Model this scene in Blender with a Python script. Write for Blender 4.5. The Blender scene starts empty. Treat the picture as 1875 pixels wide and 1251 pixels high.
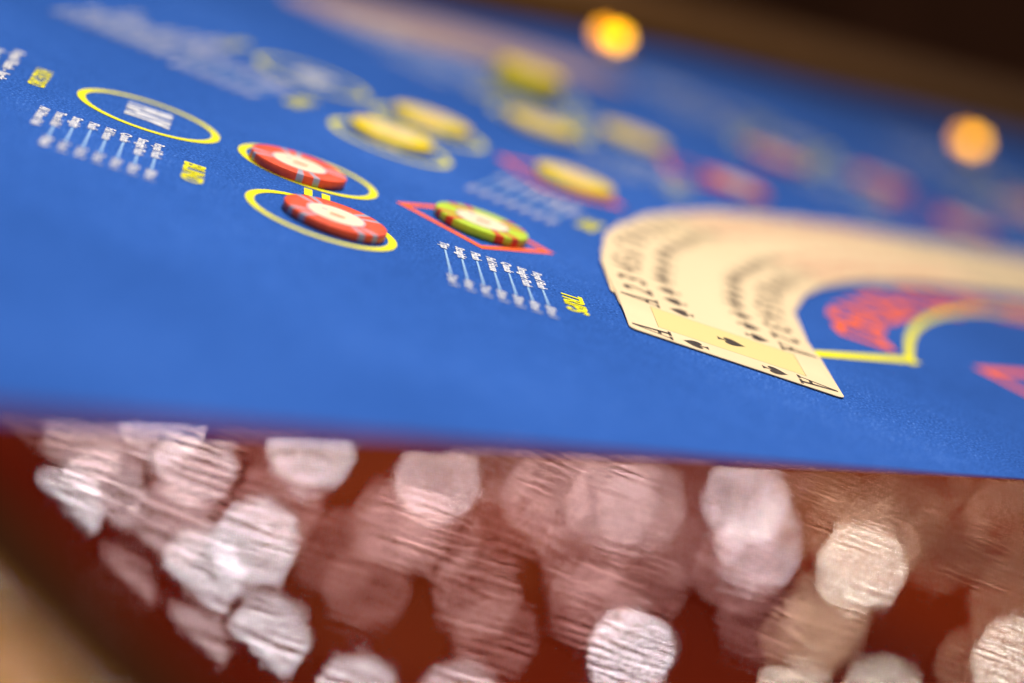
import bpy, bmesh, math, random
from mathutils import Vector, Matrix
R = math.radians
DENOISE = True
random.seed(11)
scene = bpy.context.scene
COL = scene.collection
MM = 0.001

# ------------------------------------------------------------------ camera
CAM_H, PITCH, ROLL = 0.181, R(13.9), R(20.3)
cd = bpy.data.cameras.new('camera'); cam = bpy.data.objects.new('camera', cd); COL.objects.link(cam)
fwd = Vector((0, math.cos(PITCH), -math.sin(PITCH)))
up0 = Vector((0, math.sin(PITCH), math.cos(PITCH)))
rt0 = Vector((1, 0, 0))
rt = rt0 * math.cos(ROLL) + up0 * math.sin(ROLL)
up = -rt0 * math.sin(ROLL) + up0 * math.cos(ROLL)
CAM = Vector((0, 0, CAM_H))
cam.matrix_world = Matrix(((rt.x, up.x, -fwd.x, CAM.x), (rt.y, up.y, -fwd.y, CAM.y), (rt.z, up.z, -fwd.z, CAM.z), (0, 0, 0, 1)))
FPX = 4070.0
cd.sensor_width = 36.0; cd.lens = FPX / 1875 * 36
cd.clip_start = 0.01; cd.clip_end = 60
cd.dof.use_dof = True; cd.dof.focus_distance = 0.853
cd.dof.aperture_fstop = 2.0; cd.dof.aperture_blades = 8; cd.dof.aperture_rotation = R(12)
scene.camera = cam

def view_ray(x, y):
    return fwd + rt * ((x - 937.5) / FPX) - up * ((y - 625.5) / FPX)
def at(x, y, z=0.0):
    v = view_ray(x, y)
    return CAM + v * ((z - CAM_H) / v.z)

# ------------------------------------------------------------------ world, exposure, main lamps
w = bpy.data.worlds.new('World'); scene.world = w; w.use_nodes = True
bg = w.node_tree.nodes['Background']; bg.inputs[0].default_value = (0.30, 0.20, 0.14, 1); bg.inputs[1].default_value = 0.08
vs = scene.view_settings
vs.view_transform = 'Standard'; vs.look = 'None'; vs.exposure = 0; vs.gamma = 1; vs.use_curve_mapping = False
scene.cycles.use_adaptive_sampling = False
scene.cycles.use_denoising = DENOISE
scene.cycles.sample_clamp_indirect = 0; scene.cycles.sample_clamp_direct = 0
scene.cycles.caustics_reflective = False; scene.cycles.caustics_refractive = False
scene.cycles.max_bounces = 5

def area(name, loc, target, size, power, color):
    l = bpy.data.lights.new(name, 'AREA'); l.shape = 'DISK'; l.size = size; l.energy = power; l.color = color
    o = bpy.data.objects.new(name, l); COL.objects.link(o); o.location = loc
    o.rotation_euler = (Vector(target) - Vector(loc)).to_track_quat('-Z', 'Y').to_euler()
    return o
area('table_lamp_light', (-0.25, 1.42, 1.35), (0.05, 1.05, 0), 0.32, 14, (1.0, 0.90, 0.74))
area('room_lamp_light', (-0.03, 0.68, 0.80), (-0.03, 0.66, 0), 0.14, 8.6, (1.0, 0.92, 0.80))

area('carpet_fill_light', (2.2, 5.2, 3.1), (2.2, 5.6, -0.76), 0.9, 130, (1.0, 0.80, 0.60))  # fill added out of view to brighten the far carpet

# ------------------------------------------------------------------ materials
def mat(name, color, rough=0.6, spec=0.3, **kw):
    m = bpy.data.materials.new(name); m.use_nodes = True
    b = m.node_tree.nodes['Principled BSDF']
    b.inputs['Base Color'].default_value = (*color, 1)
    b.inputs['Roughness'].default_value = rough
    b.inputs['Specular IOR Level'].default_value = spec
    for k, v in kw.items(): b.inputs[k.replace('_', ' ')].default_value = v
    return m
def nd(m, t, **inp):
    n = m.node_tree.nodes.new(t)
    for k, v in inp.items(): n.inputs[k].default_value = v
    return n
def mottle(m, col_a, col_b, scale, bump=0.0, bscale=None, detail=3, lo=0.35, hi=0.65):
    """colour varied by a noise, plus a small bump"""
    nt = m.node_tree; b = nt.nodes['Principled BSDF']
    tc = nd(m, 'ShaderNodeTexCoord')
    n = nd(m, 'ShaderNodeTexNoise', Scale=scale, Detail=detail)
    cr = nd(m, 'ShaderNodeValToRGB'); cr.color_ramp.elements[0].position = lo; cr.color_ramp.elements[1].position = hi
    cr.color_ramp.elements[0].color = (*col_a, 1); cr.color_ramp.elements[1].color = (*col_b, 1)
    nt.links.new(tc.outputs['Object'], n.inputs['Vector']); nt.links.new(n.outputs['Fac'], cr.inputs[0])
    nt.links.new(cr.outputs[0], b.inputs['Base Color'])
    if bump:
        n2 = nd(m, 'ShaderNodeTexNoise', Scale=bscale or scale, Detail=2.0)
        bp = nd(m, 'ShaderNodeBump', Distance=bump)
        nt.links.new(tc.outputs['Object'], n2.inputs['Vector']); nt.links.new(n2.outputs['Fac'], bp.inputs['Height'])
        nt.links.new(bp.outputs[0], b.inputs['Normal'])
    return m

def felt_material():
    m = mat('blue_felt', (0.025, 0.115, 0.50), 0.95, 0.08)
    nt = m.node_tree; b = nt.nodes['Principled BSDF']; L = nt.links
    tc = nd(m, 'ShaderNodeTexCoord')
    def noise(s, d): 
        n = nd(m, 'ShaderNodeTexNoise', Scale=s, Detail=d); L.new(tc.outputs['Object'], n.inputs['Vector']); return n
    big, mid, fine = noise(7, 4), noise(120, 3), noise(900, 4)
    cr = nd(m, 'ShaderNodeValToRGB')
    cr.color_ramp.elements[0].position = 0.36; cr.color_ramp.elements[0].color = (0.006, 0.040, 0.195, 1)
    cr.color_ramp.elements[1].position = 0.64; cr.color_ramp.elements[1].color = (0.028, 0.115, 0.50, 1)
    e = cr.color_ramp.elements.new(0.74); e.color = (0.16, 0.32, 0.80, 1)
    ad = nd(m, 'ShaderNodeMath'); ad.operation = 'MULTIPLY_ADD'; ad.inputs[1].default_value = 0.76
    L.new(fine.outputs['Fac'], ad.inputs[0])
    mm_ = nd(m, 'ShaderNodeMath'); mm_.operation = 'MULTIPLY_ADD'; mm_.inputs[1].default_value = 0.12
    L.new(mid.outputs['Fac'], mm_.inputs[0])
    bb = nd(m, 'ShaderNodeMath'); bb.operation = 'MULTIPLY'; bb.inputs[1].default_value = 0.20
    L.new(big.outputs['Fac'], bb.inputs[0]); L.new(bb.outputs[0], mm_.inputs[2]); L.new(mm_.outputs[0], ad.inputs[2])
    L.new(ad.outputs[0], cr.inputs[0]); L.new(cr.outputs[0], b.inputs['Base Color'])
    bp = nd(m, 'ShaderNodeBump', Distance=0.0006, Strength=0.7)
    L.new(fine.outputs['Fac'], bp.inputs['Height']); L.new(bp.outputs[0], b.inputs['Normal'])
    return m

def lacquer_material(name='red_lacquer', dark=(0.052, 0.003, 0.001), light=(0.115, 0.0105, 0.002), rough=0.02, grain=1.0):
    """dark red lacquered leather: a smooth coat whose fine grain runs along the rail"""
    m = mat(name, light, rough, 0.5, IOR=1.5)
    nt = m.node_tree; b = nt.nodes['Principled BSDF']; L = nt.links
    tc = nd(m, 'ShaderNodeTexCoord')
    def branch(rot, sc, scale, detail, dist, prev=None, distort=0.0):
        mp = nd(m, 'ShaderNodeMapping'); mp.inputs['Rotation'].default_value = (0, 0, rot); mp.inputs['Scale'].default_value = sc
        n = nd(m, 'ShaderNodeTexNoise', Scale=scale, Detail=detail, Distortion=distort)
        bp = nd(m, 'ShaderNodeBump', Distance=dist)
        L.new(tc.outputs['Object'], mp.inputs['Vector']); L.new(mp.outputs[0], n.inputs['Vector'])
        L.new(n.outputs['Fac'], bp.inputs['Height'])
        if prev: L.new(prev.outputs[0], bp.inputs['Normal'])
        return bp
    a = branch(-R(45.7), (1, 1, 1), 14, 1, 0.00009)                     # slow waviness
    c = branch(-R(45.7), (0.08, 1, 1), 280, 1, 0.0000138 * grain, a, 0.3)       # grain along the rail
    L.new(c.outputs[0], b.inputs['Normal'])
    n = nd(m, 'ShaderNodeTexNoise', Scale=7, Detail=3); L.new(tc.outputs['Object'], n.inputs['Vector'])
    cr = nd(m, 'ShaderNodeValToRGB'); cr.color_ramp.elements[0].position = 0.35; cr.color_ramp.elements[1].position = 0.65
    cr.color_ramp.elements[0].color = (*dark, 1); cr.color_ramp.elements[1].color = (*light, 1)
    L.new(n.outputs['Fac'], cr.inputs[0]); L.new(cr.outputs[0], b.inputs['Base Color'])
    return m

M = {
 'felt': felt_material(),
 'lacquer': lacquer_material(),
 'tan': lacquer_material('tan_lacquer', (0.22, 0.115, 0.03), (0.29, 0.155, 0.045), 0.06, 2.5),
 'end_shade_lacquer': lacquer_material('end_shade_lacquer', (0.024, 0.008, 0.003), (0.045, 0.017, 0.007), 0.06, 1.5),  # dark tone stands in for shade at the rail's left end
 'brown': mottle(mat('brown_leather', (0.06, 0.03, 0.01), 0.7, 0.04), (0.085, 0.036, 0.008), (0.12, 0.052, 0.013), 40, 0.0004, 300),
 'wood': mottle(mat('dark_wood', (0.03, 0.016, 0.01), 0.5, 0.3), (0.02, 0.010, 0.006), (0.045, 0.022, 0.012), 8),
 'carpet': mottle(mat('carpet', (0.15, 0.04, 0.02), 0.95, 0.1), (0.11, 0.03, 0.016), (0.20, 0.055, 0.03), 6),
 'wall': mottle(mat('wall_paint', (0.06, 0.03, 0.018), 0.9, 0.1), (0.05, 0.024, 0.015), (0.075, 0.035, 0.022), 3),
 'yellow': mottle(mat('yellow_print', (0.80, 0.72, 0.02), 0.9, 0.1), (0.60, 0.58, 0.02), (0.78, 0.74, 0.03), 900),
 'white': mottle(mat('white_print', (0.60, 0.62, 0.72), 0.9, 0.1), (0.46, 0.50, 0.64), (0.72, 0.72, 0.78), 900),
 'leader': mat('pale_blue_print', (0.27, 0.44, 0.72), 0.9, 0.1),
 'orange': mottle(mat('orange_print', (0.85, 0.13, 0.03), 0.9, 0.1), (0.72, 0.10, 0.03), (0.90, 0.16, 0.04), 900),
 'peach': mat('peach_print', (0.36, 0.25, 0.24), 0.9, 0.1),
 'card': mottle(mat('card_stock', (0.86, 0.77, 0.58), 0.45, 0.25), (0.72, 0.57, 0.38), (0.76, 0.61, 0.41), 30, 0.00002, 900),
 'panel': mat('card_tint', (0.70, 0.56, 0.25), 0.45, 0.25),
 'line': mat('card_line', (0.22, 0.17, 0.06), 0.5, 0.2),
 'ink': mat('black_ink', (0.022, 0.017, 0.016), 0.4, 0.3),
 'redink': mat('red_ink', (0.50, 0.05, 0.03), 0.4, 0.3),
 'chip_red': mottle(mat('red_clay', (0.72, 0.055, 0.022), 0.42, 0.35), (0.72, 0.068, 0.026), (0.82, 0.09, 0.034), 300, 0.00003, 1500),
 'chip_grey': mat('grey_clay', (0.33, 0.33, 0.45), 0.42, 0.35),
 'chip_lime': mottle(mat('lime_clay', (0.42, 0.60, 0.02), 0.42, 0.35), (0.38, 0.55, 0.02), (0.46, 0.64, 0.025), 300, 0.00003, 1500),
 'chip_rust': mat('rust_clay', (0.55, 0.05, 0.01), 0.42, 0.35),
 'chip_yellow': mottle(mat('yellow_clay', (0.86, 0.60, 0.01), 0.42, 0.35), (0.86, 0.62, 0.005), (0.94, 0.70, 0.008), 300, 0.00003, 1500),
 'chip_gold': mat('gold_clay', (0.68, 0.60, 0.005), 0.42, 0.35),
 'inlay': mottle(mat('cream_inlay', (0.86, 0.76, 0.58), 0.3, 0.4), (0.84, 0.73, 0.55), (0.88, 0.79, 0.61), 200),
 'inlay_gold': mottle(mat('gold_inlay', (0.88, 0.72, 0.34), 0.3, 0.4), (0.84, 0.68, 0.30), (0.90, 0.76, 0.38), 200),
 'inlay_ring': mat('lilac_inlay', (0.50, 0.42, 0.52), 0.3, 0.4),
 'inlay_red': mat('coral_inlay', (0.80, 0.25, 0.13), 0.3, 0.4),
 'brass': mat('aged_brass', (0.35, 0.22, 0.07), 0.35, 0.5, Metallic=0.8),
}
def emit(name, color, strength):
    m = mat(name, color, 0.3); b = m.node_tree.nodes['Principled BSDF']
    b.inputs['Emission Color'].default_value = (*color, 1); b.inputs['Emission Strength'].default_value = strength
    return m
M['amber'] = emit('amber_glow', (1.0, 0.46, 0.001), 5.8)
M['amber_dim'] = emit('deep_amber_glow', (1.0, 0.38, 0.002), 3.0)

# ------------------------------------------------------------------ object helpers
def tag(o, label=None, cat=None, group=None, kind=None):
    if label: o['label'] = label
    if cat: o['category'] = cat
    if group: o['group'] = group
    if kind: o['kind'] = kind
    return o
def thing(name, label, cat, loc, rotz=0.0, group=None):
    o = bpy.data.objects.new(name, None); o.empty_display_size = 0.01; COL.objects.link(o)
    o.location = loc; o.rotation_euler = (0, 0, rotz)
    return tag(o, label, cat, group)
def obj(name, bm, mats, parent=None, smooth=False):
    me = bpy.data.meshes.new(name)
    bm.normal_update()
    if smooth:
        for f in bm.faces: f.smooth = True
    bm.to_mesh(me); bm.free()
    for m in (mats if isinstance(mats, (list, tuple)) else [mats]): me.materials.append(m)
    o = bpy.data.objects.new(name, me); COL.objects.link(o)
    if parent is not None: o.parent = parent
    return o
def sheet_mesh(bm, pts, z, mi=0):
    vs_ = [bm.verts.new((p[0], p[1], z)) for p in pts]
    f = bm.faces.new(vs_); f.material_index = mi
    f.normal_update()
    if f.normal.z < 0: f.normal_flip()
    return f
def prism(bm, pts, z0, z1, mi=0):
    a = sum(pts[i][0] * pts[(i + 1) % len(pts)][1] - pts[(i + 1) % len(pts)][0] * pts[i][1] for i in range(len(pts)))
    if a < 0: pts = pts[::-1]
    lo = [bm.verts.new((p[0], p[1], z0)) for p in pts]; hi = [bm.verts.new((p[0], p[1], z1)) for p in pts]
    fs = [bm.faces.new(hi), bm.faces.new(lo[::-1])]
    n = len(pts)
    for i in range(n): fs.append(bm.faces.new((lo[i], lo[(i + 1) % n], hi[(i + 1) % n], hi[i])))
    for f in fs: f.material_index = mi
def ring(bm, cx, cy, r0, r1, z, mi=0, n=96):
    a = [bm.verts.new((cx + r0 * math.cos(2 * math.pi * i / n), cy + r0 * math.sin(2 * math.pi * i / n), z)) for i in range(n)]
    b = [bm.verts.new((cx + r1 * math.cos(2 * math.pi * i / n), cy + r1 * math.sin(2 * math.pi * i / n), z)) for i in range(n)]
    for i in range(n):
        f = bm.faces.new((a[i], b[i], b[(i + 1) % n], a[(i + 1) % n])); f.material_index = mi
def lathe(bm, prof, n=96, pick=None):
    """prof: list of (r, z) from bottom to top; pick(angle, segment) -> material index"""
    rows = []
    for r, z in prof:
        if r < 1e-9: rows.append([bm.verts.new((0, 0, z))])
        else: rows.append([bm.verts.new((r * math.cos(2 * math.pi * i / n), r * math.sin(2 * math.pi * i / n), z)) for i in range(n)])
    for k in range(len(rows) - 1):
        a, b = rows[k], rows[k + 1]
        for i in range(n):
            j = (i + 1) % n
            q = [a[i % len(a)], a[j % len(a)], b[j % len(b)], b[i % len(b)]]
            q = list(dict.fromkeys(q))
            f = bm.faces.new(q)
            if pick: f.material_index = pick(360 * (i + 0.5) / n, k)

_text_cache = {}
def text_polys(body, bold=0.0):
    key = (body, bold)
    if key in _text_cache: return _text_cache[key]
    c = bpy.data.curves.new('lettering', 'FONT'); c.body = body; c.size = 1.0; c.offset = bold; c.resolution_u = 3
    o = bpy.data.objects.new('lettering', c); COL.objects.link(o)
    dg = bpy.context.evaluated_depsgraph_get(); me = bpy.data.meshes.new_from_object(o.evaluated_get(dg))
    vs_ = [v.co.copy() for v in me.vertices]; fs = [tuple(p.vertices) for p in me.polygons]
    bpy.data.objects.remove(o); bpy.data.curves.remove(c); bpy.data.meshes.remove(me)
    x0 = min(v.x for v in vs_); x1 = max(v.x for v in vs_)
    y0 = min(v.y for v in vs_); y1 = max(v.y for v in vs_)
    _text_cache[key] = (vs_, fs, x0, x1, y0, y1)
    return _text_cache[key]
def put_text(bm, body, fn, z, mi=0, width=None, height=None, bold=0.0):
    """fn maps (along, above) to a plane point; along runs 0..width, above 0..height of a capital"""
    vs_, fs, x0, x1, y0, y1 = text_polys(body, bold)
    sy = (height or 1.0) / 0.70
    sx = (width / (x1 - x0)) if width else sy
    nv = []
    for v in vs_:
        p = fn((v.x - x0) * sx, v.y * sy); nv.append(bm.verts.new((p[0], p[1], z)))
    for f in fs:
        try: fc = bm.faces.new([nv[i] for i in f])
        except ValueError: continue
        fc.material_index = mi; fc.normal_update()
        if fc.normal.z < 0: fc.normal_flip()

# ------------------------------------------------------------------ the setting
bm = bmesh.new(); sheet_mesh(bm, [(-9, -3), (9, -3), (9, 14), (-9, 14)], -0.76)
tag(obj('floor', bm, M['carpet']), kind='structure')
bm = bmesh.new(); prism(bm, [(-9, 11.0), (9, 11.0), (9, 11.2), (-9, 11.2)], -0.76, 3.2)
tag(obj('back_wall', bm, M['wall']), 'dark brown wall far behind the blue card table', 'wall')

# ------------------------------------------------------------------ the card table
table = thing('card_table', 'large casino card table with blue printed felt and dark red glossy front rail', 'card table', (0.3, 1.2, -0.76))
TOFF = -table.location
def tobj(name, bm, mats, parent=table, smooth=False, off=True):
    o = obj(name, bm, mats, parent, smooth)
    if parent is table: o.location = TOFF
    return o
EV = Vector((0.698, 0.716, 0)); NV = Vector((0.716, -0.698, 0)); O = Vector((0.010, 0.616, 0))
def td(t, d): return O + EV * t + NV * d
# felt slab: front edge along the rail, far edge along the padded rail
FAR = [at(620, -20), at(720, 0), at(1000, 52), at(1250, 103), at(1500, 166), at(1700, 214), at(1875, 258)]
far_dir = (FAR[-1] - FAR[-3]).normalized()
FAR = [FAR[0] + (FAR[0] - FAR[1]).normalized() * 0.7] + FAR + [FAR[-1] + far_dir * 1.2]
felt_pts = [td(-0.9, 0), td(1.5, 0)] + FAR[::-1]
bm = bmesh.new(); prism(bm, [(p.x, p.y) for p in felt_pts], -0.02, 0.0)
felt = tobj('felt_top', bm, M['felt'])
def fobj(name, bm, mats): return obj(name, bm, mats, felt)      # printing on the felt
bm = bmesh.new(); prism(bm, [tuple(td(-0.85, -0.03)[:2]), tuple(td(1.45, -0.03)[:2])] + [(p.x + 0.05, p.y - 0.1) for p in FAR[::-1]], -0.12, -0.0205)
tobj('apron', bm, M['wood'])
for (x, y) in ((-0.35, 1.1), (0.75, 1.75)):
    bm = bmesh.new(); m4 = Matrix.Translation((x, y, -0.44)); bmesh.ops.create_cone(bm, cap_ends=True, segments=32, radius1=0.11, radius2=0.07, depth=0.636, matrix=m4)
    tobj('pedestal', bm, M['wood'])

# front rail: flat glossy top, a soft roll into the seam and a rounded left end
TL, TR, DW = -0.187, 1.45, 0.19
TE = -0.191          # left end of the rail
def roll(u, r, h):          # drop of a rounded edge at distance u inside it
    if u >= r: return 0.0
    return h * (1 - math.sqrt(max(0.0, 1 - (1 - u / r) ** 2)))
bm = bmesh.new()
ts = [TE + 0.08 * (i / 40) ** 1.6 for i in range(0, 41)]
ts += [TE + 0.10 + 0.02 * i for i in range(0, 30)] + [0.6, 1.0, TR]
ds = [0.0012 * i for i in range(0, 21)] + [0.03 + 0.01 * i for i in range(0, 14)] + [0.17 + 0.0025 * i for i in range(0, 9)]
grid = []
for t in ts:
    row = []
    for d in ds:
        z = -roll(d, 0.0012, 0.0005) - roll(DW - d, 0.03, 0.03) - roll(t - TE, 0.012, 0.003)
        row.append(bm.verts.new((*td(t, d)[:2], z + 0.0004)))
    grid.append(row)
for i in range(len(ts) - 1):
    for j in range(len(ds) - 1):
        bm.faces.new((grid[i][j], grid[i][j + 1], grid[i + 1][j + 1], grid[i + 1][j])).smooth = True
bmesh.ops.recalc_face_normals(bm, faces=bm.faces)
if sum(f.normal.z for f in bm.faces) < 0: bmesh.ops.reverse_faces(bm, faces=bm.faces)
rail = tobj('front_rail', bm, M['lacquer'])
bm = bmesh.new(); prism(bm, [tuple(td(TE - 0.001, 0.002)[:2]), tuple(td(TR, 0.002)[:2]), tuple(td(TR, DW - 0.003)[:2]), tuple(td(TE - 0.001, DW - 0.003)[:2])], -0.12, -0.036)
tobj('rail_core', bm, M['wood'])
# dark strip coloured in for the shade across the end of the rail
bm = bmesh.new()
for i in range(25):
    u = i / 24; t = TE - 0.0005 - 0.017 * u; z = -0.002 - 0.006 * u * u
    for d in (-0.05, 0.24): bm.verts.new((*td(t, d)[:2], z))
bm.verts.ensure_lookup_table()
for i in range(24): bm.faces.new((bm.verts[2 * i], bm.verts[2 * i + 2], bm.verts[2 * i + 3], bm.verts[2 * i + 1])).smooth = True
bmesh.ops.recalc_face_normals(bm, faces=bm.faces)
if sum(f.normal.z for f in bm.faces) < 0: bmesh.ops.reverse_faces(bm, faces=bm.faces)
tobj('end_shade_strip', bm, M['end_shade_lacquer'])
# padded corner beyond the end of the rail
bm = bmesh.new()
nu, nv_ = 90, 24
g = []
for i in range(nu + 1):
    row = []
    for j in range(nv_ + 1):
        t = TE - 0.0185 - 0.33 * i / nu; d = -0.05 + 0.28 * j / nv_
        z = 0.0004 - roll(0.33 * (i / nu), 0.014, 0.012) - roll(0.28 * (1 - j / nv_), 0.05, 0.05)
        row.append(bm.verts.new((*td(t, d)[:2], z)))
    g.append(row)
for i in range(nu):
    for j in range(nv_):
        bm.faces.new((g[i][j], g[i][j + 1], g[i + 1][j + 1], g[i + 1][j])).smooth = True
bmesh.ops.recalc_face_normals(bm, faces=bm.faces)
if sum(f.normal.z for f in bm.faces) < 0: bmesh.ops.reverse_faces(bm, faces=bm.faces)
tobj('corner_pad', bm, M['tan'])

# far padded rail, a rounded bolster above the felt
bm = bmesh.new()
prof = []
for k in range(0, 19):
    a = math.pi - math.pi * k / 18
    prof.append((0.075 + 0.065 * math.cos(a), 0.006 + 0.030 * math.sin(a)))
prof = [(0.010, -0.03)] + prof + [(0.140, -0.03)]
rows = []
for i, p in enumerate(FAR):
    q0 = FAR[max(0, i - 1)]; q1 = FAR[min(len(FAR) - 1, i + 1)]
    dr = (q1 - q0).normalized(); nn = Vector((-dr.y, dr.x, 0))
    rows.append([bm.verts.new((p.x + nn.x * a, p.y + nn.y * a, b)) for a, b in prof])
for i in range(len(rows) - 1):
    for j in range(len(prof) - 1):
        bm.faces.new((rows[i][j], rows[i + 1][j], rows[i + 1][j + 1], rows[i][j + 1])).smooth = True
bmesh.ops.recalc_face_normals(bm, faces=bm.faces)
tobj('far_rail', bm, M['brown'])

# peach stripe printed along the far edge
bm = bmesh.new()
c_line = [at(520, -12), at(580, 8), at(660, 32), at(760, 52), at(900, 84), at(1010, 112), at(1120, 142)]
wid = [0.022, 0.036, 0.045, 0.048, 0.048, 0.042, 0.03]
for i in range(len(c_line) - 1):
    q = []
    for k in (i, i + 1):
        a = c_line[max(0, k - 1)]; b = c_line[min(len(c_line) - 1, k + 1)]
        dr = (b - a).normalized(); n_ = Vector((-dr.y, dr.x, 0))
        q.append((c_line[k] - n_ * wid[k], c_line[k] + n_ * wid[k]))
    sheet_mesh(bm, [q[0][0], q[1][0], q[1][1], q[0][1]], 0.00025)
fobj('border_stripe', bm, M['peach'])

# ---- the printed layout of one seat, in its own frame (mm): x = up the lettering, y = against the reading
ALPHA = 10.5
C1 = (-82.0, 805.0)
SEATS = [((-82, 805), 0), ((-84, 1006), -21), ((-27, 1229), -45), ((120, 1456), -60), ((300, 1640), -74)]
def seat_fn(c, delta):
    a = R(ALPHA + delta); ca, sa = math.cos(a), math.sin(a)
    return lambda x, y: ((c[0] + x * ca - y * sa) * MM, (c[1] + x * sa + y * ca) * MM)
def inv1(X, Y):
    a = R(ALPHA); x, y = X - C1[0], Y - C1[1]
    return (x * math.cos(a) + y * math.sin(a), -x * math.sin(a) + y * math.cos(a))
LA, LB, LC, LD = inv1(-168, 874), inv1(-101, 880), (0, 0), inv1(-30, 890)
TRIPS = [('Royal Flush', 24, '50 to 1'), ('Straight Flush', 28, '40 to 1'), ('Quads', 15, '30 to 1'), ('Full House', 21, '8 to 1'),
         ('Flush', 12, '7 to 1'), ('Straight', 17, '4 to 1'), ('Trips', 10, '3 to 1')]
BLIND = [('Royal Flush', 25, '500 to 1'), ('Straight Flush', 29, '50 to 1'), ('Quads', 15, '10 to 1'), ('Full House', 21, '3 to 1'),
         ('Flush', 12, '3 to 2'), ('Straight', 18, '1 to 1'), ('Three of a Kind', 26, 'Push'), ('All Others Push', 34, None)]
HOLE = [('Royal Flush - Jack', 66, '1000 to 1'), ('Straight Flush - Two', 66, '200 to 1'), ('Four of a Kind', 50, '100 to 1'),
        ('Full House', 40, '30 to 1'), ('Flush', 22, '20 to 1'), ('Straight', 30, '10 to 1'), ('Three of a Kind', 52, '5 to 1'), ('Pair', 18, '2 to 1')]
def pay_table(sf, rows, x0, y0, pitch, length, pay_w, cap, title, tx, ty, tlen, tcap, lead=()):
    bm = bmesh.new()
    for k, (word, wd, pay) in enumerate(rows):
        bx = x0 - k * pitch
        sh = lead[k] if k < len(lead) else 0
        fn = lambda s, h, bx=bx, sh=sh: sf(bx + h, y0 - sh - s)
        put_text(bm, word, fn, 0.0003, 0, wd, cap, 0.035)
        if pay:
            put_text(bm, pay, lambda s, h, bx=bx: sf(bx + h, y0 - (length - pay_w) - s), 0.0003, 0, pay_w, cap, 0.035)
            a, b = sh + wd + 1.5, length - pay_w - 1
            sheet_mesh(bm, [sf(bx + 1.1, y0 - a), sf(bx + 1.1, y0 - b), sf(bx + 1.9, y0 - b), sf(bx + 1.9, y0 - a)], 0.0003, 1)
    for (word, off, wd) in title:
        put_text(bm, word, lambda s, h, off=off: sf(tx + h, ty - off - s), 0.0003, 2, wd, tcap, 0.03)
    return fobj('pay_table', bm, [M['white'], M['leader'], M['yellow']])
t_row = inv1(0, 849); b_row = inv1(-152, 830); h_row = inv1(-233, 905)
t_tit = inv1(11, 832); b_tit = inv1(-139, 818); h_tit = inv1(-219, 884)
for si, (c, dl) in enumerate(SEATS):
    sf = seat_fn(c, dl)
    for (x, y), word in ((LA, 'PLAY'), (LB, 'ANTE'), (LC, 'BLIND')):
        bm = bmesh.new(); p = sf(x, y); ring(bm, p[0], p[1], 0.0262, 0.0296, 0.00025)
        put_text(bm, word, lambda s, h, x=x, y=y: sf(x - 8 + h, y + 14 - s), 0.00025, 1, 28, 16, 0.07)
        fobj('betting_circle', bm, [M['yellow'], M['white']])
    # two bars between the ante and blind circles
    bm = bmesh.new()
    mx, my = LB[0] / 2, LB[1] / 2
    for k in (-3.6, 3.6):
        sheet_mesh(bm, [sf(mx + k - 1.7 + 1, my - 6), sf(mx + k + 1.7 + 1, my - 6), sf(mx + k + 1.7 + 1, my + 6), sf(mx + k - 1.7 + 1, my + 6)], 0.0003)
    fobj('equals_mark', bm, M['yellow'])
    bm = bmesh.new()
    for k in range(4):
        a0, a1 = R(90 * k), R(90 * k + 90)
        q = [sf(LD[0] + r_ * math.cos(a), LD[1] + r_ * math.sin(a)) for r_, a in ((34.5, a0), (34.5, a1), (29, a1), (29, a0))]
        sheet_mesh(bm, q, 0.00025)
    fobj('betting_diamond', bm, M['orange'])
    pay_table(sf, TRIPS, t_row[0] - 2, t_row[1], 6.4, 63, 14, 3.7, [('TRIPS', 0, 26)], t_tit[0], t_tit[1] + 1, 26, 8.5)
    pay_table(sf, BLIND, b_row[0] - 2, b_row[1], 6.4, 62, 15, 3.7, [('BLIND', 0, 30)], b_tit[0], b_tit[1], 30, 8.0)
    ex, ey = (14, -12) if si == 1 else (0, 0)
    pay_table(sf, HOLE, h_row[0] - 2 + ex, h_row[1] + ey, 7.5, 130, 26, 4.2, [('HOLE', 0, 18), ('CARD', 20, 15)], h_tit[0], h_tit[1] + 2, 34, 6.5, (22, 28, 44, 56, 70, 64, 48, 80) if si else (0, 8, 28, 42, 62, 56, 48, 78))

# dealer-side printing inside the fan's curve: yellow band, red lettering on an arc, a red diamond
def band(bm, pts, wd, z, mi=0):
    prev = None
    for i, p in enumerate(pts):
        a = Vector(pts[max(0, i - 1)]); b = Vector(pts[min(len(pts) - 1, i + 1)])
        dr = (b - a).normalized(); n_ = Vector((-dr.y, dr.x))
        cur = (Vector(p) - n_ * wd / 2, Vector(p) + n_ * wd / 2)
        if prev: sheet_mesh(bm, [prev[0], cur[0], cur[1], prev[1]], z, mi)
        prev = cur
def bez(p, n=10):
    out = []
    for i in range(len(p) - 1):
        p0 = p[max(0, i - 1)]; p1 = p[i]; p2 = p[i + 1]; p3 = p[min(len(p) - 1, i + 2)]
        for k in range(n):
            t = k / n
            out.append(tuple(0.5 * (2 * p1[j] + (p2[j] - p0[j]) * t + (2 * p0[j] - 5 * p1[j] + 4 * p2[j] - p3[j]) * t * t + (3 * p1[j] - p0[j] - 3 * p2[j] + p3[j]) * t ** 3) for j in (0, 1)))
    return out + [p[-1]]
bm = bmesh.new()
P2 = lambda x, y: tuple(at(x, y)[:2])
band(bm, [P2(1420, 641), P2(1505, 649), P2(1676, 661)], 0.0072, 0.00025)
band(bm, bez([P2(1668, 668), P2(1664, 645), P2(1668, 615), P2(1688, 592), P2(1722, 578), P2(1775, 570), P2(1850, 573), P2(1960, 590)]), 0.0042, 0.00045)
fobj('dealer_line', bm, M['yellow'])
bm = bmesh.new()
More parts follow.
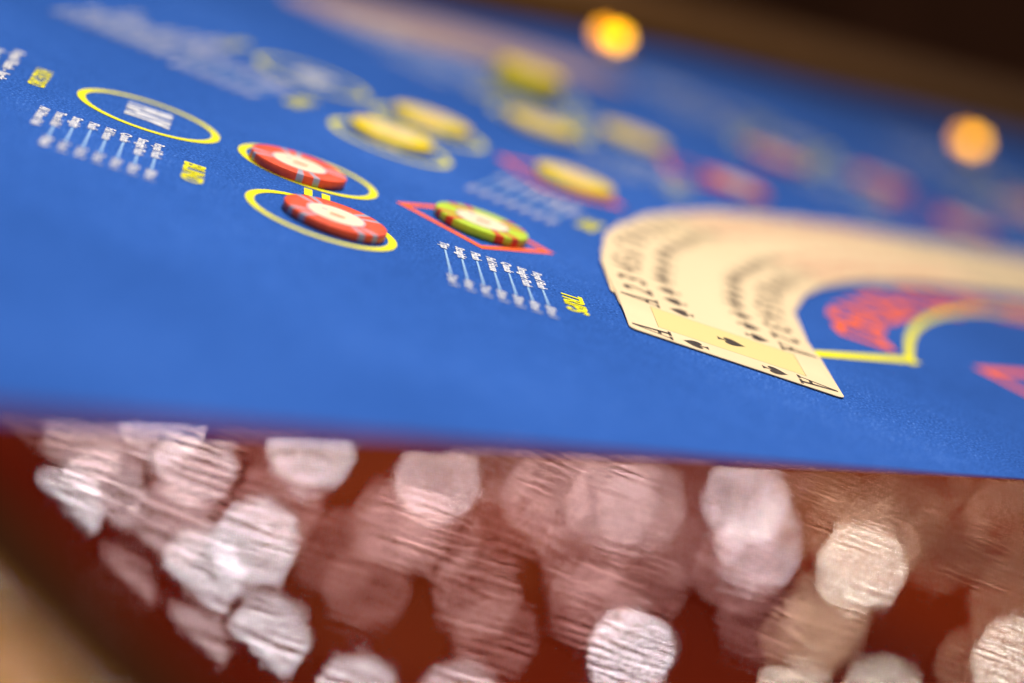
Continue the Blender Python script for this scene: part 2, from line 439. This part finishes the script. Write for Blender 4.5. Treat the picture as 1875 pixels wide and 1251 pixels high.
arc = bez([P2(1592, 630), P2(1568, 600), P2(1580, 578), P2(1630, 562), P2(1705, 554), P2(1790, 560), P2(1900, 582), P2(2020, 606)], 14)
acc = [0.0]
for i in range(1, len(arc)): acc.append(acc[-1] + (Vector(arc[i]) - Vector(arc[i - 1])).length)
def on_arc(s):
    for i in range(1, len(arc)):
        if acc[i] >= s or i == len(arc) - 1:
            f = (s - acc[i - 1]) / (acc[i] - acc[i - 1]); a, b = Vector(arc[i - 1]), Vector(arc[i])
            return a + (b - a) * f, (b - a).normalized()
def letter_fn(s, h):
    p, dr = on_arc(max(0, s * 1.0)); n_ = Vector((-dr.y, dr.x))
    return p + n_ * (h - 0.012)
put_text(bm, 'DEALER QUALIFIES', letter_fn, 0.00035, 0, min(acc[-1] * 0.98, 0.42), 0.026, 0.03)
fobj('arc_lettering', bm, M['orange'])
bm = bmesh.new()
dc = at(1785, 668)[:2]; dc = (dc[0] + 0.040, dc[1] - 0.004)
for k in range(4):
    a0, a1 = R(90 * k + 4), R(90 * k + 94)
    sheet_mesh(bm, [(dc[0] + r_ * math.cos(a), dc[1] + r_ * math.sin(a)) for r_, a in ((0.042, a0), (0.042, a1), (0.032, a1), (0.032, a0))], 0.00025)
fobj('betting_diamond', bm, M['orange'])

# ------------------------------------------------------------------ chips
CR, CT, IR = 20.0 * MM, 3.6 * MM, 11.6 * MM
def chip_meshes(body, spot, phase, spots=4, wide=9.0, gap=20.0):
    """body lathe with pairs of edge spots; inlay disc with a ring and a worn print"""
    bm = bmesh.new(); bv = 0.35 * MM
    prof = [(0, 0), (CR - bv, 0), (CR - 0.1 * MM, bv * 0.35), (CR, bv), (CR, CT - bv), (CR - 0.1 * MM, CT - bv * 0.35), (CR - bv, CT), (IR + 0.6 * MM, CT), (IR + 0.2 * MM, CT - 0.12 * MM), (0, CT - 0.12 * MM)]
    def pick(a, k):
        if k in (0, 8, 9): return 0
        for q in range(spots):
            c = phase + 360 / spots * q
            for s in (-gap / 2, gap / 2):
                dd = (a - c - s + 540) % 360 - 180
                if abs(dd) < wide / 2: return 1
        return 0
    lathe(bm, prof, 180, pick)
    bi = bmesh.new()
    z = CT - 0.06 * MM
    ring(bi, 0, 0, IR - 1.0 * MM, IR, z, 1, 72)
    f = [bi.verts.new(((IR - 1.0 * MM) * math.cos(2 * math.pi * i / 72), (IR - 1.0 * MM) * math.sin(2 * math.pi * i / 72), z)) for i in range(72)]
    bi.faces.new(f)
    for (x, y, w_, h_, mi) in ((0.6, -0.6, 6.4, 3.8, 2), (-5.0, 2.8, 2.6, 2.2, 3), (0.5, 5.2, 7.5, 0.8, 3), (0.5, -5.6, 6.5, 0.8, 3)):
        n = 16
        sheet_mesh(bi, [((x + w_ / 2 * math.copysign(abs(math.cos(t)) ** 0.6, math.cos(t))) * MM, (y + h_ / 2 * math.copysign(abs(math.sin(t)) ** 0.6, math.sin(t))) * MM) for t in [2 * math.pi * k / n for k in range(n)]], z + 0.03 * MM, mi)
    return bm, bi
def chip(label, group, px, base_z, body, spot, phase, **kw):
    p = at(px[0], px[1], base_z + CT * 0.5) if isinstance(px, tuple) else px
    t = thing('poker_chip', label, 'poker chip', (p.x, p.y, base_z), 0, group)
    b, i = chip_meshes(body, spot, phase, **kw)
    o = obj('chip_body', b, [M[body], M[spot]], t)
    for f in o.data.polygons: f.use_smooth = True
    try: o.data.set_sharp_from_angle(angle=R(30))
    except Exception: pass
    obj('inlay', i, [M['inlay_gold' if body in ('chip_yellow', 'chip_gold') else 'inlay'], M['inlay_ring'], M['inlay_red'], M['chip_grey']], t)
    return t
Z0 = 0.0004
G = 'poker chips placed on the printed betting spots'
chip('red chip with grey edge spots on the upper of the two nearest linked yellow circles', G, (546, 306), Z0, 'chip_red', 'chip_grey', 22)
chip('red chip with grey edge spots in the lower circle, nearest chip to the rail', G, (613, 401), Z0, 'chip_red', 'chip_grey', 50)
chip('lime green chip with dark red edge spots on the nearest orange diamond', G, (881, 411), Z0, 'chip_lime', 'chip_rust', 40, wide=13.0, gap=24.0)
chip('blurred yellow chip nearer the camera in the middle pair of linked circles', G, (717, 248), Z0, 'chip_yellow', 'chip_gold', 10)
chip('blurred yellow chip at the back of the middle pair of linked circles', G, (790, 222), Z0, 'chip_yellow', 'chip_gold', 35)
chip('blurred yellow chip on the diamond just left of the card fan', G, (1052, 331), Z0, 'chip_yellow', 'chip_gold', 60)
chip('very blurred yellow chip in front of the chip stack, left of its pair', G, (990, 229), Z0, 'chip_yellow', 'chip_gold', 20)
chip('very blurred yellow chip right of the pair in front of the chip stack', G, (1162, 252), Z0, 'chip_yellow', 'chip_gold', 70)
chip('blurred red chip on the diamond just above the top of the card fan', G, (1345, 340), Z0, 'chip_red', 'chip_grey', 15)
chip('blurred red chip, left of the far pair beyond the card fan', G, (1420, 288), Z0, 'chip_red', 'chip_grey', 45)
chip('blurred red chip, right of the far pair beyond the card fan', G, (1615, 335), Z0, 'chip_red', 'chip_grey', 75)
chip('blurred red chip on the far diamond right behind the card fan', G, (1768, 412), Z0, 'chip_red', 'chip_grey', 5)
chip('blurred red chip cut by the right edge of the picture', G, (1885, 385), Z0, 'chip_red', 'chip_grey', 33)
base = at(958, 168, Z0)
names = ['bottom', 'second from bottom', 'second from top', 'top']
for k in range(4):
    off = Vector(((0, 0, 0), (0.0012, -0.0008, 0), (-0.0006, 0.001, 0), (0.0008, 0.0005, 0))[k])
    chip('yellow green chip, %s of the stack of four at the back' % names[k], 'stacked yellow green chips', base + off, Z0 + k * (CT + 0.00002), 'chip_yellow' if k == 3 else 'chip_gold', 'chip_gold', 30 * k)

# ------------------------------------------------------------------ the fan of cards
CL, CW, CTH = 88.0, 57.0, 0.30
def spade_pts(n=14):
    p = [(0, 1.0)]
    def cub(a, b, c, d):
        return [tuple((1 - t) ** 3 * a[j] + 3 * (1 - t) ** 2 * t * b[j] + 3 * (1 - t) * t * t * c[j] + t ** 3 * d[j] for j in (0, 1)) for t in [(i + 1) / n for i in range(n)]]
    rightside = cub((0, 1), (0.10, 0.72), (0.78, 0.42), (0.78, -0.10)) + cub((0.78, -0.10), (0.78, -0.50), (0.28, -0.62), (0.07, -0.22))
    stem = [(0.12, -0.62), (0.34, -0.86), (0.34, -0.92)]
    r = p + rightside + stem
    return r + [(-x, y) for x, y in r[::-1] if x > 1e-6]
def heart_pts():
    s = [(x, -y) for x, y in spade_pts()]
    return [q for q in s if not (abs(q[0]) < 0.36 and q[1] > 0.6)]
def diamond_pts(): return [(0, 1), (0.62, 0), (0, -1), (-0.62, 0)]
def club_pts():
    pts = []
    for cx, cy, a0, a1 in ((0.0, 0.48, -40, 220), (-0.44, -0.2, 60, 320), (0.44, -0.2, -140, 120)):
        seg = [(cx + 0.42 * math.cos(R(a)), cy + 0.42 * math.sin(R(a))) for a in range(a0, a1 + 1, 20)]
        pts.append(seg)
    return pts[0] + pts[1] + [(-0.08, -0.4), (-0.3, -0.92), (0.3, -0.92), (0.08, -0.4)] + pts[2]
SUIT = {'S': (spade_pts(), 0), 'H': (heart_pts(), 1), 'D': (diamond_pts(), 1), 'C': (club_pts(), 0)}
A_POLYS = [  # slab serif A: lighter left stroke, heavy right stroke, crossbar and feet (width 1, height 1)
    [(0.11, 0.05), (0.22, 0.05), (0.52, 0.93), (0.42, 1.0)],
    [(0.62, 0.05), (0.86, 0.05), (0.58, 1.0), (0.42, 1.0)],
    [(0.26, 0.27), (0.72, 0.27), (0.69, 0.36), (0.29, 0.36)],
    [(0.0, 0.0), (0.38, 0.0), (0.38, 0.08), (0.0, 0.08)],
    [(0.48, 0.0), (1.02, 0.0), (1.02, 0.08), (0.48, 0.08)]]
def rrect(w_, h_, r, n=6):
    o = []
    for cx, cy, a0 in ((w_ / 2 - r, h_ / 2 - r, 0), (-w_ / 2 + r, h_ / 2 - r, 90), (-w_ / 2 + r, -h_ / 2 + r, 180), (w_ / 2 - r, -h_ / 2 + r, 270)):
        for k in range(n + 1):
            a = R(a0 + 90 * k / n); o.append((cx + r * math.cos(a), cy + r * math.sin(a)))
    return o
def make_card(rank, suit):
    """local mm frame: x along the card, y across it, origin at the centre of the front long edge, lying flat"""
    bm = bmesh.new()
    body = [(x * MM, (y + CW / 2) * MM) for x, y in rrect(CL, CW, 3.2)]
    prism(bm, body, 0, CTH * MM, 0)
    zt = (CTH + 0.03) * MM
    sp, ink = SUIT[suit]; mi = 1 + ink
    def poly(pts, cx, cy, ang, sx, sy, z=zt, m=mi):
        ca, sa = math.cos(R(ang)), math.sin(R(ang))
        bm2 = [((cx + (x * sx) * ca - (y * sy) * sa) * MM, (cy + (x * sx) * sa + (y * sy) * ca) * MM) for x, y in pts]
        sheet_mesh(bm, bm2, z, m)
    for side, ang in ((-1, 90), (1, -90)):
        for yc in (7.0, CW - 7.0):
            ax = side * 26.0            # foot of the letter, top points to the card's end
            up_ = -1 if side > 0 else 1
            if rank == 'A':
                for pl in A_POLYS: poly([(x - 0.5, y) for x, y in pl], ax, yc, ang, 10.6, 16.4)
            else:
                vs_, fs, x0, x1, y0, y1 = text_polys(rank, 0.02)
                wd = 8.0 if len(rank) == 1 else 10.0
                ca, sa = math.cos(R(ang)), math.sin(R(ang))
                nv = []
                for v in vs_:
                    X = (v.x - (x0 + x1) / 2) / (x1 - x0) * wd; Y = (v.y - y0) / (y1 - y0) * 13.0
                    nv.append(bm.verts.new(((ax + X * ca - Y * sa) * MM, (yc + X * sa + Y * ca) * MM, zt)))
                for f in fs:
                    fc = bm.faces.new([nv[i] for i in f]); fc.material_index = mi; fc.normal_update()
                    if fc.normal.z < 0: fc.normal_flip()
            poly(sp, side * 16.2, yc, ang, 5.6, 5.6)
    if rank == 'A':
        poly(sp, 1.5, CW / 2, -90, 5.6, 6.2, zt + 0.03 * MM)
    if rank in 'AJQK':
        x0, x1, y0, y1, lw = -30.5, 30.5, 14.6, CW - 14.6, 0.28
        sheet_mesh(bm, [(x0 * MM, y0 * MM), (x1 * MM, y0 * MM), (x1 * MM, y1 * MM), (x0 * MM, y1 * MM)], (CTH + 0.015) * MM, 3)
        for a in ((x0, y0 - lw, x1, y0), (x0, y1, x1, y1 + lw), (x0 - lw, y0 - lw, x0, y1 + lw), (x1, y0 - lw, x1 + lw, y1 + lw)):
            sheet_mesh(bm, [(a[0] * MM, a[1] * MM), (a[2] * MM, a[1] * MM), (a[2] * MM, a[3] * MM), (a[0] * MM, a[3] * MM)], (CTH + 0.02) * MM, 4)
    return bm
def fan_path():
    s, x, y = 0.0, 83.0, 851.0
    h = R(105.77); out = []
    h0, k0, k1, s1, k2 = 1.0577e+02, 2.13e-3, 3.578e-3, 123.2, 5.1e-4
    while s < 900:
        out.append((s, x, y, h))
        k = k0 + (k1 - k0) * s / s1 if s < s1 else k1 + (k2 - k1) * min(1, (s - s1) / 300)
        h -= k; x += math.cos(h); y += math.sin(h); s += 1
    return out
PATH = fan_path()
ranks = ['A', '2', '3', '4', '5', '6', '7', '8', '9', '10', 'J', 'Q', 'K']
deck = [(r_, s_) for s_ in 'SDCH' for r_ in ranks]
near_labels = {0: 'ace of spades, face up and whole, topmost card at the near end of the fan',
 1: 'playing card directly beneath the ace, only its back margin showing',
 2: 'playing card just behind the one tucked under the ace, its index half sharp',
 3: 'third playing card behind the ace of spades, slightly blurred black indices'}
STEP = 16.0
for k in range(47):
    s = k * STEP + random.uniform(-1.5, 1.5) * (k > 0)
    _, x, y, h = PATH[int(max(0, s))]
    if k == 0: h = R(98.8); x, y = 83.0 + 28.5 * math.cos(h), 819.5 + 28.5 * math.sin(h)
    if 0 < k < 5: h += (R(98.8) - h) * (1 - k / 5)
    if 0 < k < 8: x -= 4.0 * (1 - k / 8); y -= 2.5 * (1 - k / 8)
    h += R(random.uniform(-1.2, 1.2)) * (k > 0)
    jx = random.uniform(-1.2, 1.2) * (k > 0)
    bm = make_card(*deck[k])
    lab = near_labels.get(k)
    if not lab:
        lab = 'cream playing card with blurred black indices in the near curve of the fan' if k < 13 else 'cream playing card in the far blurred sweep of the fan, no mark readable'
    o = obj('playing_card', bm, [M['card'], M['ink'], M['redink'], M['panel'], M['line']])
    tag(o, lab, 'playing card', 'playing cards fanned out in an arc on the blue felt')
    rot = Matrix.Rotation(h - math.pi / 2, 4, 'Z') @ Matrix.Rotation(0.0205, 4, 'X')
    o.matrix_world = Matrix.Translation(((x + jx * math.sin(h) - 28.5 * math.cos(h)) * MM, (y - jx * math.cos(h) - 28.5 * math.sin(h)) * MM, 0.00055)) @ rot

# ------------------------------------------------------------------ amber lamps on the far rim
def amber_lamp(label, px, z, r_main, dx):
    p = at(px[0], px[1], z)
    t = thing('amber_lamp', label, 'lamp', (p.x, p.y, z - 0.012), 0, 'small amber lamps along the far rim')
    bm = bmesh.new(); lathe(bm, [(0, 0), (0.011, 0), (0.011, 0.004), (0.008, 0.007), (0, 0.007)], 32); obj('lamp_base', bm, M['brass'], t, True)
    bm = bmesh.new(); bmesh.ops.create_uvsphere(bm, u_segments=24, v_segments=14, radius=r_main, matrix=Matrix.Translation((0, 0, 0.007 + r_main * 0.8)))
    obj('bulb', bm, M['amber'], t, True)
    bm = bmesh.new(); bmesh.ops.create_uvsphere(bm, u_segments=24, v_segments=14, radius=r_main, matrix=Matrix.Translation((dx, 0.0, 0.007 + r_main * 0.8)))
    obj('side_bulb', bm, M['amber_dim'], t, True)
    return t
amber_lamp('glowing amber lamp at the top of the picture above the yellow chips', (1133, 68), 0.040, 0.0056, -0.010)
amber_lamp('glowing amber lamp near the right edge on the far rim', (1786, 258), 0.040, 0.0052, -0.008)

# ------------------------------------------------------------------ ceiling lamps of the hall, seen only as reflections in the rail
def fresnel(ci, n=1.5):
    si2 = 1 - ci * ci; c2 = math.sqrt(1 - si2 / (n * n))
    a = (ci - n * c2) / (ci + n * c2); b = (c2 - n * ci) / (c2 + n * ci)
    return (a * a + b * b) / 2
DISCS = [(190, 895, .55), (310, 965, .5), (350, 900, .3), (360, 850, .6), (570, 828, .7), (510, 920, .35), (467, 998, .85), (370, 1050, .7),
 (490, 1170, .75), (615, 1010, .22), (672, 1075, .25), (720, 955, .35), (747, 962, .35), (800, 880, .6), (800, 975, .35), (872, 1090, .35),
 (905, 1170, .25), (940, 950, .22), (1000, 915, .4), (1120, 925, .45), (1175, 928, .45), (1065, 1025, .35), (1080, 1105, .3), (1110, 1110, .25), (1155, 1195, .95),
 (1180, 1075, .2), (1210, 1000, .15), (1365, 918, .65), (1390, 1003, .6), (1352, 1040, .3), (1390, 1140, .18), (1470, 1175, .3), (1505, 1160, .25),
 (1577, 1040, .8), (1605, 1000, .35), (1560, 965, .25), (1515, 1120, .35), (1645, 950, .12), (1850, 940, .25), (1855, 1100, .3),
 (1860, 1215, .75), (1790, 1225, .25), (650, 1275, .7), (840, 1285, .6), (1450, 1290, .65), (1610, 1290, .65), (110, 935, .7), (160, 786, .52), (298, 778, .6), (205, 800, .3), (1040, 875, .35), (1130, 870, .35), (1265, 985, .2), (1480, 940, .2), (1730, 1000, .2), (60, 775, .25), (150, 830, .5), (480, 790, .25), (900, 845, .4), (1010, 850, .3), (1110, 850, .35), (1230, 850, .3), (1420, 850, .2), (1560, 880, .25), (1700, 870, .25), (1820, 880, .2), (205, 1085, .4), (340, 1185, .5), (70, 1215, .3)]
LAMP_Z, LAMP_R = 2.3, 0.013
for (x, y, v) in DISCS:
    p = at(x, y); dr = view_ray(x, y).normalized()
    rf = Vector((dr.x, dr.y, -dr.z)); pos = p + rf * (LAMP_Z / rf.z)
    l = bpy.data.lights.new('ceiling_lamp_light', 'POINT'); l.shadow_soft_size = LAMP_R
    dist = (pos - p).length
    cover = (LAMP_R * 2 / dist / (0.039 / 0.892)) ** 2
    white = min(1, max(0, (v - 0.3) / 0.4))
    v = v * (0.60 + 0.42 * white) * (0.55 if y < 885 and v < 0.55 else 1)
    rad = v * 0.55 / (cover * fresnel(rf.z))
    l.energy = rad * 4 * math.pi ** 2 * LAMP_R ** 2
    wc = (1.0, 0.93, 0.97) if x < 1450 else (1.0, 0.94, 0.80)
    dc_ = (1.0, 0.58, 0.55) if x < 1450 else (1.0, 0.64, 0.42)
    l.color = [a + (b - a) * white for a, b in zip(dc_, wc)]
    o = bpy.data.objects.new('ceiling_lamp_light', l); COL.objects.link(o); o.location = pos

# broad lights added out of view so a wide, dim glow warms the gloss
for (x, y, rad, v) in ((740, 990, 0.50, 0.14), (1480, 885, 0.28, 0.22), (1050, 880, 0.5, 0.06), (1750, 1000, 0.6, 0.04)):
    p = at(x, y); dr = view_ray(x, y).normalized(); rf = Vector((dr.x, dr.y, -dr.z)); pos = p + rf * (LAMP_Z / rf.z)
    l = bpy.data.lights.new('warm_glow_fill', 'POINT'); l.shadow_soft_size = rad
    l.energy = v * 4 * math.pi ** 2 * rad ** 2; l.color = (1.0, 0.36, 0.10)
    o = bpy.data.objects.new('warm_glow_fill', l); COL.objects.link(o); o.location = pos
